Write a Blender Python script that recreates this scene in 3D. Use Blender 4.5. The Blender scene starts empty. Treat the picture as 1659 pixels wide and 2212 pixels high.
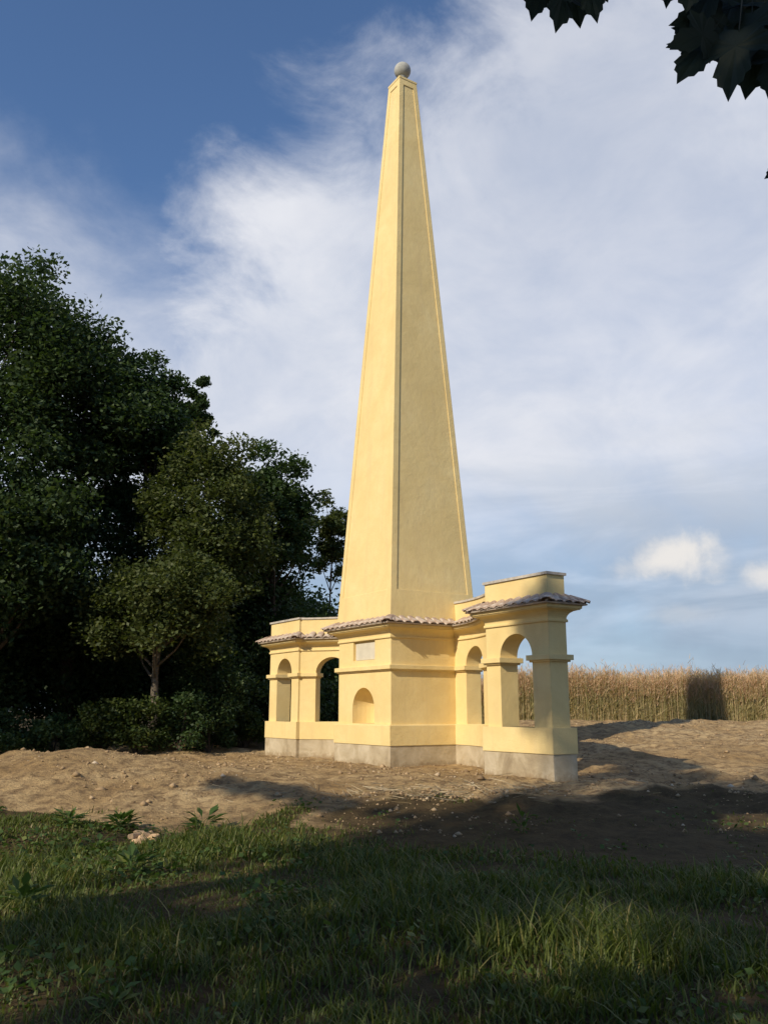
import bpy, bmesh, math, random
import numpy as np
from mathutils import Vector, Matrix, Quaternion

S = bpy.context.scene
C = S.collection
R = math.radians

# ------------------------------------------------------------------ camera
EYE = 1.28
PITCH = 0.2207
FPX = 1904.5            # focal length in units of a 1659 x 2212 picture
cam_d = bpy.data.cameras.new('camera')
cam = bpy.data.objects.new('camera', cam_d); C.objects.link(cam)
cam.location = (0, 0, EYE)
cam.rotation_euler = (math.pi/2 + PITCH, 0, 0)
cam_d.sensor_fit = 'VERTICAL'; cam_d.sensor_height = 36.0; cam_d.sensor_width = 27.0
cam_d.lens = FPX/2212*36.0
cam_d.clip_start = 0.05; cam_d.clip_end = 3000
S.camera = cam

def ray(x, y):
    r = (x-829.5)/FPX; u = (1106-y)/FPX
    return Vector((r, math.cos(PITCH)-u*math.sin(PITCH), math.sin(PITCH)+u*math.cos(PITCH)))
def at(x, y, Y):
    d = ray(x, y); s = Y/d.y
    return Vector((d.x*s, Y, EYE+d.z*s))

# ------------------------------------------------------------------ frame of the monument
TH = 0.5673
O = Vector((0.1556, 20.0))
Uv = Vector((-math.sin(TH), math.cos(TH)))
Vv = Vector((math.cos(TH), math.sin(TH)))
SU, SV = 2.34, 2.36
CEN = O + Uv*SU/2 + Vv*SV/2

# ------------------------------------------------------------------ sun, sky
TRAVEL = Vector((Uv.x*1.0+Vv.x*3.1, Uv.y*1.0+Vv.y*3.1, -2.1)).normalized()
sun_d = bpy.data.lights.new('sun', 'SUN'); sun = bpy.data.objects.new('sun', sun_d); C.objects.link(sun)
sun_d.energy = 4.7; sun_d.angle = R(0.53); sun_d.color = (1.0, 0.875, 0.67)
sun.rotation_euler = TRAVEL.to_track_quat('-Z', 'Y').to_euler()
sun.location = (-30, -30, 40)
SUN_EL = math.asin(-TRAVEL.z); SUN_AZ = math.atan2(-TRAVEL.x, -TRAVEL.y)

W = bpy.data.worlds.new('World'); S.world = W; W.use_nodes = True
def build_world():
    nt = W.node_tree; N = nt.nodes; L = nt.links; N.clear()
    out = N.new('ShaderNodeOutputWorld'); bg = N.new('ShaderNodeBackground'); L.new(bg.outputs[0], out.inputs[0])
    bg.inputs['Strength'].default_value = 0.135
    sky = N.new('ShaderNodeTexSky'); sky.sky_type = 'NISHITA'; sky.sun_disc = False
    sky.sun_elevation = SUN_EL; sky.sun_rotation = SUN_AZ
    sky.air_density = 1.0; sky.dust_density = 0.15; sky.ozone_density = 6.0
    tc = N.new('ShaderNodeTexCoord')
    def val(v, sock): 
        if isinstance(v, (int, float)): sock.default_value = v
        else: L.new(v, sock)
    def m(op, a, b=None, c=None, clamp=False):
        n = N.new('ShaderNodeMath'); n.operation = op; n.use_clamp = clamp
        val(a, n.inputs[0])
        if b is not None: val(b, n.inputs[1])
        if c is not None: val(c, n.inputs[2])
        return n.outputs[0]
    def vm(op, a, b):
        n = N.new('ShaderNodeVectorMath'); n.operation = op
        for v, s in ((a, n.inputs[0]), (b, n.inputs[1])):
            if isinstance(v, (tuple, Vector)): s.default_value = v
            else: L.new(v, s)
        return n
    def step(x, lo, hi):
        n = N.new('ShaderNodeMapRange'); n.interpolation_type = 'SMOOTHSTEP'
        val(x, n.inputs[0]); n.inputs[1].default_value = lo; n.inputs[2].default_value = hi
        return n.outputs[0]
    def noise(vec, scale, detail, rough, dist=0.0):
        n = N.new('ShaderNodeTexNoise'); L.new(vec, n.inputs['Vector'])
        n.inputs['Scale'].default_value = scale; n.inputs['Detail'].default_value = detail
        n.inputs['Roughness'].default_value = rough; n.inputs['Distortion'].default_value = dist
        return n.outputs['Fac']
    def mix(f, a, b):
        n = N.new('ShaderNodeMix'); n.data_type = 'RGBA'; val(f, n.inputs[0])
        for v, s in ((a, n.inputs[6]), (b, n.inputs[7])):
            if isinstance(v, tuple): s.default_value = (*v, 1)
            else: L.new(v, s)
        return n.outputs[2]
    d = vm('NORMALIZE', tc.outputs['Generated'], (0, 0, 0)).outputs[0]
    def plane(p, q):          # great circle through two sky points, positive to the right/below
        n = ray(*q).normalized().cross(ray(*p).normalized()).normalized()
        return vm('DOT_PRODUCT', d, n).outputs['Value']
    # stretched cloud coordinates (wind streaks rising to the upper right)
    mp = N.new('ShaderNodeMapping'); L.new(d, mp.inputs[0]); mp.inputs['Rotation'].default_value = (0, R(32), 0)
    mp.inputs['Scale'].default_value = (1.0, 1.0, 1.5)
    st = mp.outputs[0]
    n_big = noise(st, 2.3, 5, .55, .3)
    n_mid = noise(st, 6.5, 8, .60, .35)
    n_fine = noise(st, 17.0, 7, .62, .4)
    # the great sheet on the right and the veil low on the left
    f1 = plane((960, -40), (440, 420)); f2 = plane((600, 680), (-60, 330))
    f1n = m('ADD', f1, m('MULTIPLY', m('SUBTRACT', n_mid, .5), .30))
    f1n = m('ADD', f1n, m('MULTIPLY', m('SUBTRACT', n_fine, .5), .07))
    f2n = m('ADD', f2, m('MULTIPLY', m('SUBTRACT', n_mid, .5), .16))
    c1 = step(f1n, -.04, .13); c2 = step(f2n, -.07, .12)
    # thin parts inside the sheet
    thin = step(n_big, .36, .60)
    c1 = m('MULTIPLY', c1, m('MULTIPLY_ADD', thin, .24, .76))
    sheet = m('MAXIMUM', c1, m('MULTIPLY', c2, .80))
    z = N.new('ShaderNodeSeparateXYZ'); L.new(d, z.inputs[0])
    low = step(z.outputs['Z'], .30, .02)
    sheet = m('MAXIMUM', sheet, m('MULTIPLY', low, .72))
    sheet = m('MULTIPLY', sheet, m('MULTIPLY_ADD', n_fine, .14, .90), clamp=True)
    # darker bluish streaks low over the field
    mp2 = N.new('ShaderNodeMapping'); L.new(d, mp2.inputs[0]); mp2.inputs['Scale'].default_value = (1.2, 1.2, 7.0)
    bands = step(noise(mp2.outputs[0], 2.1, 6, .55, .5), .36, .58)
    bands = m('MULTIPLY', bands, step(z.outputs['Z'], .34, .10))
    white = mix(step(n_mid, .25, .72), (4.6, 4.95, 5.75), (6.0, 6.1, 6.5))
    grey = mix(step(z.outputs['Z'], .0, .25), (2.7, 3.4, 4.4), (3.9, 4.5, 5.3))
    ccol = mix(low, white, grey)
    ccol = mix(m('MULTIPLY', bands, .85), ccol, (2.35, 3.0, 3.9))
    skyc = mix(sheet, sky.outputs[0], ccol)
    # small sunlit cumulus heaps above the field
    for (px, py, sx, sz, amp) in ((1455, 1200, .050, .027, 1.0), (1655, 1245, .024, .018, .8), (1465, 1328, .045, .010, .22), (1385, 1225, .045, .014, .5)):
        c = ray(px, py).normalized()
        dv = vm('SUBTRACT', d, c).outputs[0]
        dv = vm('MULTIPLY', dv, (1/sx, 1/sx, 1/sz)).outputs[0]
        ln = N.new('ShaderNodeVectorMath'); ln.operation = 'LENGTH'; L.new(dv, ln.inputs[0])
        nn = noise(d, 27, 6, .58, .2)
        q = m('ADD', m('SUBTRACT', 1.0, ln.outputs['Value']), m('MULTIPLY', m('SUBTRACT', nn, .5), 2.1))
        k = m('MULTIPLY', step(q, -.35, .85), amp)
        skyc = mix(k, skyc, (6.2, 6.0, 5.8))
    L.new(skyc, bg.inputs['Color'])
build_world()
S.render.engine = 'CYCLES'
S.view_settings.view_transform = 'Standard'; S.view_settings.look = 'None'
S.view_settings.gamma = 1.0; S.view_settings.exposure = 0.0
S.view_settings.use_curve_mapping = False

# ------------------------------------------------------------------ helpers
def link(name, me, m=None, parent=None, smooth=False):
    o = bpy.data.objects.new(name, me); C.objects.link(o)
    if m is not None and len(me.materials) == 0: me.materials.append(m)
    if parent is not None: o.parent = parent
    if smooth:
        me.polygons.foreach_set('use_smooth', np.ones(len(me.polygons), dtype=bool))
    return o
def empty(name, loc=(0, 0, 0)):
    o = bpy.data.objects.new(name, None); C.objects.link(o); o.location = loc; o.empty_display_size = .3
    return o
def tag(o, label=None, cat=None, group=None, kind=None):
    if label: o['label'] = label
    if cat: o['category'] = cat
    if group: o['group'] = group
    if kind: o['kind'] = kind
    return o
def quads_mesh(name, V, F):
    V = np.asarray(V, dtype=np.float32); F = np.asarray(F, dtype=np.int32)
    me = bpy.data.meshes.new(name); k = F.shape[1]
    me.vertices.add(len(V)); me.vertices.foreach_set('co', V.ravel())
    me.loops.add(F.size); me.loops.foreach_set('vertex_index', F.ravel())
    me.polygons.add(len(F)); me.polygons.foreach_set('loop_start', np.arange(len(F), dtype=np.int32)*k)
    me.polygons.foreach_set('loop_total', np.full(len(F), k, dtype=np.int32))
    me.update(calc_edges=True); me.validate()
    return me
class MB:
    def __init__(self): self.v = []; self.f = []
    def quad(self, *p):
        i = len(self.v); self.v += [tuple(q) for q in p]; self.f.append(tuple(range(i, i+len(p))))
    def grid(self, rows, closed=False):
        i = len(self.v); n = len(rows[0])
        for r in rows: self.v += [tuple(q) for q in r]
        for a in range(len(rows)-1):
            for b in range(n if closed else n-1):
                c = (b+1) % n
                self.f.append((i+a*n+b, i+a*n+c, i+(a+1)*n+c, i+(a+1)*n+b))
    def box(self, fn, t0, t1, d0, d1, z0, z1, n=1):
        ts = [t0+(t1-t0)*k/n for k in range(n+1)]
        ring = [[fn(t, d0, z0), fn(t, d1, z0), fn(t, d1, z1), fn(t, d0, z1)] for t in ts]
        self.grid(ring, closed=True)
        self.quad(*ring[0][::-1]); self.quad(*ring[-1])
    def mesh(self, name, weld=1e-4):
        me = bpy.data.meshes.new(name); me.from_pydata(self.v, [], self.f)
        bm = bmesh.new(); bm.from_mesh(me)
        bmesh.ops.remove_doubles(bm, verts=bm.verts, dist=weld)
        bmesh.ops.recalc_face_normals(bm, faces=bm.faces)
        bm.to_mesh(me); bm.free()
        return me
    def build(self, name, m, parent=None, smooth=False): return link(name, self.mesh(name), m, parent, smooth)

# value noise in numpy
def _h(ix, iy, s):
    n = (ix.astype(np.int64)*374761393 + iy.astype(np.int64)*668265263 + s*982451653) & 0x7fffffff
    n = ((n ^ (n >> 13))*1274126177) & 0x7fffffff
    return ((n ^ (n >> 16)) & 0xffff)/65535.0
def vnoise(x, y, s=0):
    x = np.asarray(x, dtype=float); y = np.asarray(y, dtype=float)
    ix = np.floor(x); iy = np.floor(y); fx = x-ix; fy = y-iy
    fx = fx*fx*(3-2*fx); fy = fy*fy*(3-2*fy)
    a = _h(ix, iy, s); b = _h(ix+1, iy, s); c = _h(ix, iy+1, s); d = _h(ix+1, iy+1, s)
    return (a+(b-a)*fx)*(1-fy)+(c+(d-c)*fx)*fy - .5
def fbm(x, y, sc, o=4, s=0):
    t = 0; a = 1.0; x = np.asarray(x, dtype=float)*sc; y = np.asarray(y, dtype=float)*sc
    for k in range(o):
        t = t + a*vnoise(x+17.3*k, y-9.1*k, s+k); x = x*2.03; y = y*2.03; a *= .5
    return t
def sst(x, lo, hi):
    t = np.clip((np.asarray(x, dtype=float)-lo)/(hi-lo), 0, 1); return t*t*(3-2*t)

# ------------------------------------------------------------------ the lie of the land
def toe(x):      # where the grass ends and the dug soil begins
    x = np.asarray(x, dtype=float)
    return 14.0 - 1.9*np.exp(-((x+3.1)/.75)**2) + .5*fbm(x, x*0, .6, 3, 5) + .5*sst(x, -4, -7) - 2.0*sst(x, -1.5, .8) + .8*sst(x, 4, 9)
def height(x, y):
    x = np.asarray(x, dtype=float); y = np.asarray(y, dtype=float)
    z = -.37 + .34*sst(y, 11.0, 16.2) + .03*sst(y, 15, 19)
    # heaped soil at the left with its falling side
    z = z + .44*np.exp(-((x+6.4)/2.1)**2-((y-18.2)/2.4)**2) + .22*np.exp(-((x+4.2)/2.2)**2-((y-17.0)/1.8)**2)
    z = z - .75*sst(x, -7.4, -10.2)*sst(y, 26, 20)*sst(y, 8, 13)
    # rise to the field on the right
    z = z + .84*sst(y, 17.5, 34)*sst(x, 1.0, 6.0) + .20*np.exp(-((x-8.6)/3.0)**2-((y-23.5)/2.2)**2) - .10*np.exp(-((x-5.6)/1.5)**2-((y-18.3)/1.2)**2)
    z = z + .25*sst(y, 26, 33)*sst(x, 1.0, -4.0)
    # rough soil
    soil = sst(y, 12.0, 14.5)*sst(y, 60, 40)
    flat = np.exp(-((x-.6)/5.0)**2-((y-20.8)/5.2)**2)
    rough = (.14*fbm(x, y, .45, 3, 11)+.15*fbm(x, y, 1.5, 4, 21))
    z = z + .075*flat + .05*np.exp(-((x-2.6)/1.8)**2-((y-15.9)/1.3)**2)
    z = z + soil*rough*(1-.80*flat) + .020*fbm(x, y, 3.2, 3, 31) + soil*.035*(1-.45*flat)*fbm(x, y, 4.4, 3, 33)
    z = z + (1-soil)*.14*fbm(x, y, .4, 3, 41)
    far = sst(np.sqrt(x*x+(y-20)**2), 60, 400)
    return z*(1-far) + far*(-.5)
def hz(x, y): return float(height(np.array([x]), np.array([y]))[0])

# ------------------------------------------------------------------ materials
def material(name):
    m = bpy.data.materials.new(name); m.use_nodes = True
    nt = m.node_tree; nt.nodes.clear()
    out = nt.nodes.new('ShaderNodeOutputMaterial'); b = nt.nodes.new('ShaderNodeBsdfPrincipled')
    nt.links.new(b.outputs[0], out.inputs[0]); b.inputs['Roughness'].default_value = .85
    b.inputs['Specular IOR Level'].default_value = .25
    return m, nt, b, out
def nnoise(nt, scale, detail=6, rough=.6, vec=None, dist=0.):
    n = nt.nodes.new('ShaderNodeTexNoise'); n.inputs['Scale'].default_value = scale
    n.inputs['Detail'].default_value = detail; n.inputs['Roughness'].default_value = rough; n.inputs['Distortion'].default_value = dist
    if vec: nt.links.new(vec, n.inputs['Vector'])
    return n.outputs['Fac']
def ramp(nt, fac, stops):
    r = nt.nodes.new('ShaderNodeValToRGB'); nt.links.new(fac, r.inputs[0])
    while len(r.color_ramp.elements) < len(stops): r.color_ramp.elements.new(.5)
    for e, (p, c) in zip(r.color_ramp.elements, stops): e.position = p; e.color = (*c, 1)
    return r.outputs[0]
def nmix(nt, fac, a, b, mode='MIX'):
    n = nt.nodes.new('ShaderNodeMix'); n.data_type = 'RGBA'; n.blend_type = mode
    for v, s in ((fac, n.inputs[0]), (a, n.inputs[6]), (b, n.inputs[7])):
        if isinstance(v, (int, float)): s.default_value = v
        elif isinstance(v, tuple): s.default_value = (*v, 1)
        else: nt.links.new(v, s)
    return n.outputs[2]
def nmath(nt, op, a, b, clamp=False):
    n = nt.nodes.new('ShaderNodeMath'); n.operation = op; n.use_clamp = clamp
    for v, s in ((a, n.inputs[0]), (b, n.inputs[1])):
        if isinstance(v, (int, float)): s.default_value = v
        else: nt.links.new(v, s)
    return n.outputs[0]
def bump(nt, b, fac, strength, dist):
    n = nt.nodes.new('ShaderNodeBump'); n.inputs['Strength'].default_value = strength; n.inputs['Distance'].default_value = dist
    nt.links.new(fac, n.inputs['Height']); nt.links.new(n.outputs[0], b.inputs['Normal'])
def objcoord(nt):
    return nt.nodes.new('ShaderNodeTexCoord').outputs['Object']
M = {}
def rounded(nt, b, r=.012):
    """round off the arrises a little; feeds the existing bump"""
    bv = nt.nodes.new('ShaderNodeBevel'); bv.samples = 4; bv.inputs['Radius'].default_value = r
    for n in nt.nodes:
        if n.type == 'BUMP': nt.links.new(bv.outputs[0], n.inputs['Normal'])
def m_plaster():
    m, nt, b, o = material('yellow_render'); oc = objcoord(nt)
    a = nnoise(nt, .8, 7, .62, oc, .5); f = nnoise(nt, 4.0, 8, .7, oc, .3)
    mp = nt.nodes.new('ShaderNodeMapping'); nt.links.new(oc, mp.inputs[0]); mp.inputs['Scale'].default_value = (5, 5, .35)
    st = nnoise(nt, 1.0, 6, .6, mp.outputs[0], .2)            # faint rain streaks
    c = ramp(nt, a, [(.30, (.71, .545, .245)), (.52, (.775, .61, .29)), (.72, (.805, .655, .335))])
    c = nmix(nt, nmath(nt, 'MULTIPLY', ramp(nt, f, [(.40, (0, 0, 0)), (.66, (1, 1, 1))]), .40), c, (.70, .53, .25))
    c = nmix(nt, nmath(nt, 'MULTIPLY', ramp(nt, st, [(.52, (0, 0, 0)), (.72, (1, 1, 1))]), .30), c, (.62, .47, .25))
    nt.links.new(c, b.inputs['Base Color']); b.inputs['Roughness'].default_value = .9
    h = nmath(nt, 'ADD', nmath(nt, 'MULTIPLY', nnoise(nt, 2.2, 6, .65, oc), 3.2), nnoise(nt, 50, 3, .6, oc))
    bump(nt, b, h, .45, .014); rounded(nt, b, .014); return m
def m_concrete():
    m, nt, b, o = material('grey_concrete'); oc = objcoord(nt)
    a = nnoise(nt, 1.6, 7, .65, oc, .5); f = nnoise(nt, 9, 6, .7, oc)
    c = ramp(nt, a, [(.30, (.27, .21, .135)), (.47, (.45, .37, .25)), (.66, (.60, .52, .385))])
    c = nmix(nt, nmath(nt, 'MULTIPLY', f, .35), c, (.36, .30, .20))
    sp = nt.nodes.new('ShaderNodeSeparateXYZ'); nt.links.new(oc, sp.inputs[0])
    mud = nmath(nt, 'ADD', nmath(nt, 'MULTIPLY', sp.outputs['Z'], -3.2), nmath(nt, 'MULTIPLY', f, 1.6))   # mud splashed up from the soil
    c = nmix(nt, nmath(nt, 'MULTIPLY', ramp(nt, mud, [(.25, (0, 0, 0)), (.75, (1, 1, 1))]), .75), c, (.27, .19, .105))
    nt.links.new(c, b.inputs['Base Color'])
    bump(nt, b, f, .6, .02); rounded(nt, b, .02); return m
def m_tile():
    m, nt, b, o = material('clay_tile'); oc = objcoord(nt)
    oi = nt.nodes.new('ShaderNodeObjectInfo').outputs['Random']
    c = ramp(nt, oi, [(0, (.30, .205, .15)), (.5, (.38, .28, .215)), (1, (.47, .37, .30))])
    f = nnoise(nt, 11, 6, .7, oc)
    c = nmix(nt, ramp(nt, f, [(.48, (0, 0, 0)), (.66, (1, 1, 1))]), c, (.62, .56, .48))
    nt.links.new(c, b.inputs['Base Color']); bump(nt, b, f, .5, .01); return m
def m_plain(name, col, var=.25, sc=6, rough=.85, bs=.4, bd=.01):
    m, nt, b, o = material(name); oc = objcoord(nt); f = nnoise(nt, sc, 7, .65, oc)
    lo = tuple(c*(1-var) for c in col); hi = tuple(min(1, c*(1+var)) for c in col)
    nt.links.new(ramp(nt, f, [(.3, lo), (.7, hi)]), b.inputs['Base Color'])
    b.inputs['Roughness'].default_value = rough; bump(nt, b, f, bs, bd); return m
def m_leaf(name, stops, trans=.35, rough=.55, spec=.3):
    m, nt, b, o = material(name)
    rnd = nt.nodes.new('ShaderNodeNewGeometry').outputs['Random Per Island']
    c = ramp(nt, rnd, stops); nt.links.new(c, b.inputs['Base Color'])
    b.inputs['Roughness'].default_value = rough; b.inputs['Specular IOR Level'].default_value = spec
    if trans > 0:
        t = nt.nodes.new('ShaderNodeBsdfTranslucent')
        nt.links.new(nmix(nt, 1.0, c, (1.15, 1.25, .55), 'MULTIPLY'), t.inputs['Color'])
        x = nt.nodes.new('ShaderNodeMixShader'); x.inputs[0].default_value = trans
        nt.links.new(b.outputs[0], x.inputs[1]); nt.links.new(t.outputs[0], x.inputs[2]); nt.links.new(x.outputs[0], o.inputs[0])
    return m
def m_ground():
    m, nt, b, o = material('soil_and_turf')
    geo = nt.nodes.new('ShaderNodeNewGeometry').outputs['Position']
    a = nnoise(nt, .55, 6, .6, geo, .4); f = nnoise(nt, 4.5, 8, .7, geo); g = nnoise(nt, 26, 6, .7, geo)
    c = ramp(nt, a, [(.32, (.32, .212, .10)), (.52, (.46, .325, .168)), (.70, (.55, .41, .228))])
    c = nmix(nt, ramp(nt, f, [(.38, (1, 1, 1)), (.56, (0, 0, 0))]), c, (.20, .135, .075))
    c = nmix(nt, nmath(nt, 'MULTIPLY', ramp(nt, g, [(.62, (0, 0, 0)), (.72, (1, 1, 1))]), .55), c, (.46, .38, .27))
    turf = ramp(nt, f, [(.35, (.065, .045, .025)), (.6, (.11, .080, .040))])
    at_ = nt.nodes.new('ShaderNodeAttribute'); at_.attribute_name = 'turf'
    k = nmath(nt, 'ADD', at_.outputs['Fac'], nmath(nt, 'MULTIPLY', nmath(nt, 'SUBTRACT', a, .5), .7))  # mask also holds the humus and painted shade of the right-hand soil
    k = ramp(nt, k, [(.35, (0, 0, 0)), (.65, (1, 1, 1))])
    nt.links.new(nmix(nt, k, c, turf), b.inputs['Base Color']); b.inputs['Roughness'].default_value = .95
    b.inputs['Specular IOR Level'].default_value = .1
    h = nmath(nt, 'ADD', nmath(nt, 'MULTIPLY', f, 1.6), nmath(nt, 'MULTIPLY', g, .5))
    bump(nt, b, h, .9, .07); return m
M['plaster'] = m_plaster(); M['concrete'] = m_concrete(); M['tile'] = m_tile()
M['mortar'] = m_plain('lime_mortar', (.50, .42, .34), .3, 8)
M['coping'] = m_plain('stone_coping', (.46, .42, .37), .3, 7)
M['plaque'] = m_plain('pale_stone', (.60, .555, .45), .10, 4, .7, .2)
M['ball'] = m_plain('grey_stone', (.36, .36, .33), .25, 5, .8)
M['ground'] = m_ground()
M['bark'] = m_plain('bark', (.085, .066, .048), .45, 9, .95, 1.0, .04)
M['bark_pale'] = m_plain('pale_bark', (.15, .125, .095), .45, 9, .95, 1.0, .04)
G = lambda *c: c
M['leaf_dark'] = m_leaf('dark_foliage', [(0, (.030, .055, .022)), (.6, (.048, .082, .030)), (1, (.080, .115, .044))])
M['leaf_olive'] = m_leaf('olive_foliage', [(0, (.050, .070, .022)), (.6, (.078, .102, .030)), (1, (.12, .135, .044))])
M['leaf_mid'] = m_leaf('green_foliage', [(0, (.028, .056, .020)), (.6, (.044, .080, .028)), (1, (.075, .11, .042))])
M['leaf_shrub'] = m_leaf('shrub_foliage', [(0, (.035, .055, .016)), (.6, (.055, .085, .022)), (1, (.10, .12, .03))])
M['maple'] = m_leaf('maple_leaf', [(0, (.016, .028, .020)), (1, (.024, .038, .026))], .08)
M['grass'] = m_leaf('grass_blade', [(0, (.055, .080, .015)), (.55, (.090, .122, .022)), (.85, (.13, .155, .032)), (1, (.27, .22, .09))], .35, .5, .35)
M['weed'] = m_leaf('weed_leaf', [(0, (.045, .085, .022)), (.7, (.075, .13, .032)), (1, (.16, .19, .05))], .35)
M['straw'] = m_leaf('dry_straw', [(0, (.26, .20, .12)), (1, (.46, .38, .25))], .1)
M['stone'] = m_leaf('rubble_stone', [(0, (.20, .135, .075)), (.5, (.33, .23, .13)), (.93, (.44, .32, .19)), (1, (.58, .49, .37))], 0, .9)
M['brick'] = m_plain('pale_brick', (.56, .38, .22), .3, 12)
M['crop_top'] = m_leaf('ripe_tassel', [(0, (.48, .305, .19)), (.6, (.61, .415, .28)), (1, (.72, .545, .40))], .3, .8, .1)
M['crop_leaf'] = m_leaf('crop_leaf', [(0, (.26, .25, .115)), (.5, (.42, .355, .18)), (1, (.58, .44, .27))], .3, .7, .15)

# ------------------------------------------------------------------ ground
def axis(lo, hi, step, outer):
    a = list(np.arange(lo, hi+1e-6, step)); s = step; v = hi; up = []
    while v < outer: s *= 1.22; v += s; up.append(v)
    s = step; v = lo; dn = []
    while v > -outer: s *= 1.22; v -= s; dn.append(v)
    return np.array(dn[::-1]+a+up)
def turf_shade_amount(x, y, grass=False):
    x0, y0 = x, y; x = x+1.3*fbm(x0, y0, .9, 3, 91); y = y+1.0*fbm(x0, y0, 1.1, 3, 92)
    t = sst(toe(x)-y, -.25, .55+2.8*sst(x, -1.8, .3))
    bare = .55*np.exp(-((x-1.9)/1.1)**2-((y-8.6)/.8)**2) + .9*np.exp(-((x-.35)/.7)**2-((y-6.3)/.5)**2) + .6*np.exp(-((x-4.2)/1.4)**2-((y-13.4)/.9)**2)+ .55*np.exp(-((x+.6)/1.3)**2-((y-12.4)/.7)**2)
    t = np.clip(np.maximum(t-bare, .55*sst(14.6+.9*sst(x, 2, 7)-y, -.3, 1.2)*sst(x, -1.8, .2)*sst(fbm(x0, y0, 1.3, 3, 95), -.12, .22)), 0, 1) if grass else np.maximum(t*(1-.35*bare), .9*sst(14.9+.9*sst(x, 2, 7)-y, -.5, .9)*sst(x, -1.8, .2))  # without grass: soil painted darker at right, for humus and tree shade together
    wood = sst(y-(28.0-.35*(x+4)), -1, 2)*sst(x, 3.0, -1.0)
    side = sst(x, -9.5, -12.0)
    return np.maximum(np.maximum(t, .85*wood), side)
def build_ground():
    xs = axis(-11, 17, .12, 900); ys = axis(3.0, 36, .12, 900)
    X, Y = np.meshgrid(xs, ys); Z = height(X, Y)
    V = np.stack([X.ravel(), Y.ravel(), Z.ravel()], 1)
    nx, ny = len(xs), len(ys); i = np.arange(nx*ny).reshape(ny, nx)
    F = np.stack([i[:-1, :-1].ravel(), i[:-1, 1:].ravel(), i[1:, 1:].ravel(), i[1:, :-1].ravel()], 1)
    me = quads_mesh('ground', V, F)
    a = me.attributes.new('turf', 'FLOAT', 'POINT')
    a.data.foreach_set('value', turf_shade_amount(X, Y).ravel().astype(np.float32))
    o = link('ground', me, M['ground'], None, True)
    tag(o, kind='structure'); o['label'] = 'dug brown soil round the monument and shaded turf before it'
build_ground()

# ------------------------------------------------------------------ the monument
Z0, ZC, ZL = -.45, .51, .963           # below ground, concrete top, plinth ledge
ZS0, ZS1 = 2.14, 2.27                  # string course
ZB = 2.87                              # cornice starts
ZT = 3.175                             # eaves underside
ZR = 3.35                              # tiles meet the wall
ZP = 3.74                              # parapet
MON = empty('obelisk_monument', (CEN.x, CEN.y, 0))
MON.rotation_euler = (0, 0, 0)
tag(MON, 'tall yellow rendered obelisk with arcaded wings and tiled eaves on a concrete base', 'obelisk')
def P(u, v, z):                        # monument frame -> local coordinates of the monument
    p = O + Uv*u + Vv*v - CEN
    return (p.x, p.y, z)

def strips(mb, fn, ts, z0, z1, D, holes, caps=True, back=True, top=True):
    """wall of thickness D in (t, depth, z); holes = (t0, t1, zlo, zhi(t), depth or None for through)"""
    for ta, tb in zip(ts[:-1], ts[1:]):
        mid = (ta+tb)/2
        act = sorted([h for h in holes if h[0] < mid < h[1]], key=lambda h: h[2])
        def face(d, act):
            lo = (z0, z0)
            for h in act:
                mb.quad(fn(ta, d, lo[0]), fn(tb, d, lo[1]), fn(tb, d, h[2]), fn(ta, d, h[2]))
                lo = (h[3](ta), h[3](tb))
            mb.quad(fn(ta, d, lo[0]), fn(tb, d, lo[1]), fn(tb, d, z1), fn(ta, d, z1))
        face(0, act)
        if back: face(D, [h for h in act if h[4] is None])
        for h in act:
            e = D if h[4] is None else h[4]
            if h[4] != 0:
                mb.quad(fn(ta, 0, h[2]), fn(tb, 0, h[2]), fn(tb, e, h[2]), fn(ta, e, h[2]))
                mb.quad(fn(ta, 0, h[3](ta)), fn(tb, 0, h[3](tb)), fn(tb, e, h[3](tb)), fn(ta, e, h[3](ta)))
        if top: mb.quad(fn(ta, 0, z1), fn(tb, 0, z1), fn(tb, D, z1), fn(ta, D, z1))
    for h in holes:
        if h[4] == 0: continue
        e = D if h[4] is None else h[4]
        for t in (h[0], h[1]):
            mb.quad(fn(t, 0, h[2]), fn(t, e, h[2]), fn(t, e, h[3](t)), fn(t, 0, h[3](t)))
    if caps:
        for t in (ts[0], ts[-1]): mb.quad(fn(t, 0, z0), fn(t, D, z0), fn(t, D, z1), fn(t, 0, z1))
def tsamples(lo, hi, cuts, n=40, arc=()):
    s = set([lo, hi]+list(cuts))
    for k in range(n+1): s.add(lo+(hi-lo)*k/n)
    for a, b in arc:
        for k in range(25): s.add((a+b)/2-(b-a)/2*math.cos(math.pi*k/24))
    s = sorted(s); r = [s[0]]
    for v in s[1:]:
        if v-r[-1] > 1e-5: r.append(v)
    return r
def arch(c, hw, zs, rise):
    return lambda t: zs + rise*math.sqrt(max(0, 1-((t-c)/hw)**2))

CORN = [(-.05, ZB), (.028, ZB), (.032, ZB+.02), (.028, ZB+.05), (.012, ZB+.055), (.014, ZB+.09), (.03, ZB+.13), (.06, ZB+.17), (.105, ZB+.20), (.165, ZB+.218), (.195, ZB+.222), (.195, ZB+.24), (.217, ZB+.242), (.222, ZB+.295), (-.05, ZB+.297)]
ROOF = [(-.05, ZT-.012), (.285, ZT-.004), (.295, ZT+.02), (.0, ZR-.03), (-.05, ZR-.03)]

def rect_fn(u0, u1, v0, v1):
    """closed sweep round a rectangle: ring(p, z) -> four corners pushed out by p"""
    def ring(p, z): return [P(u0-p, v0-p, z), P(u1+p, v0-p, z), P(u1+p, v1+p, z), P(u0-p, v1+p, z)]
    return ring
def sweep_rect(ring, prof):
    mb = MB(); mb.grid([ring(p, z) for p, z in prof], closed=True); return mb

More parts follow.
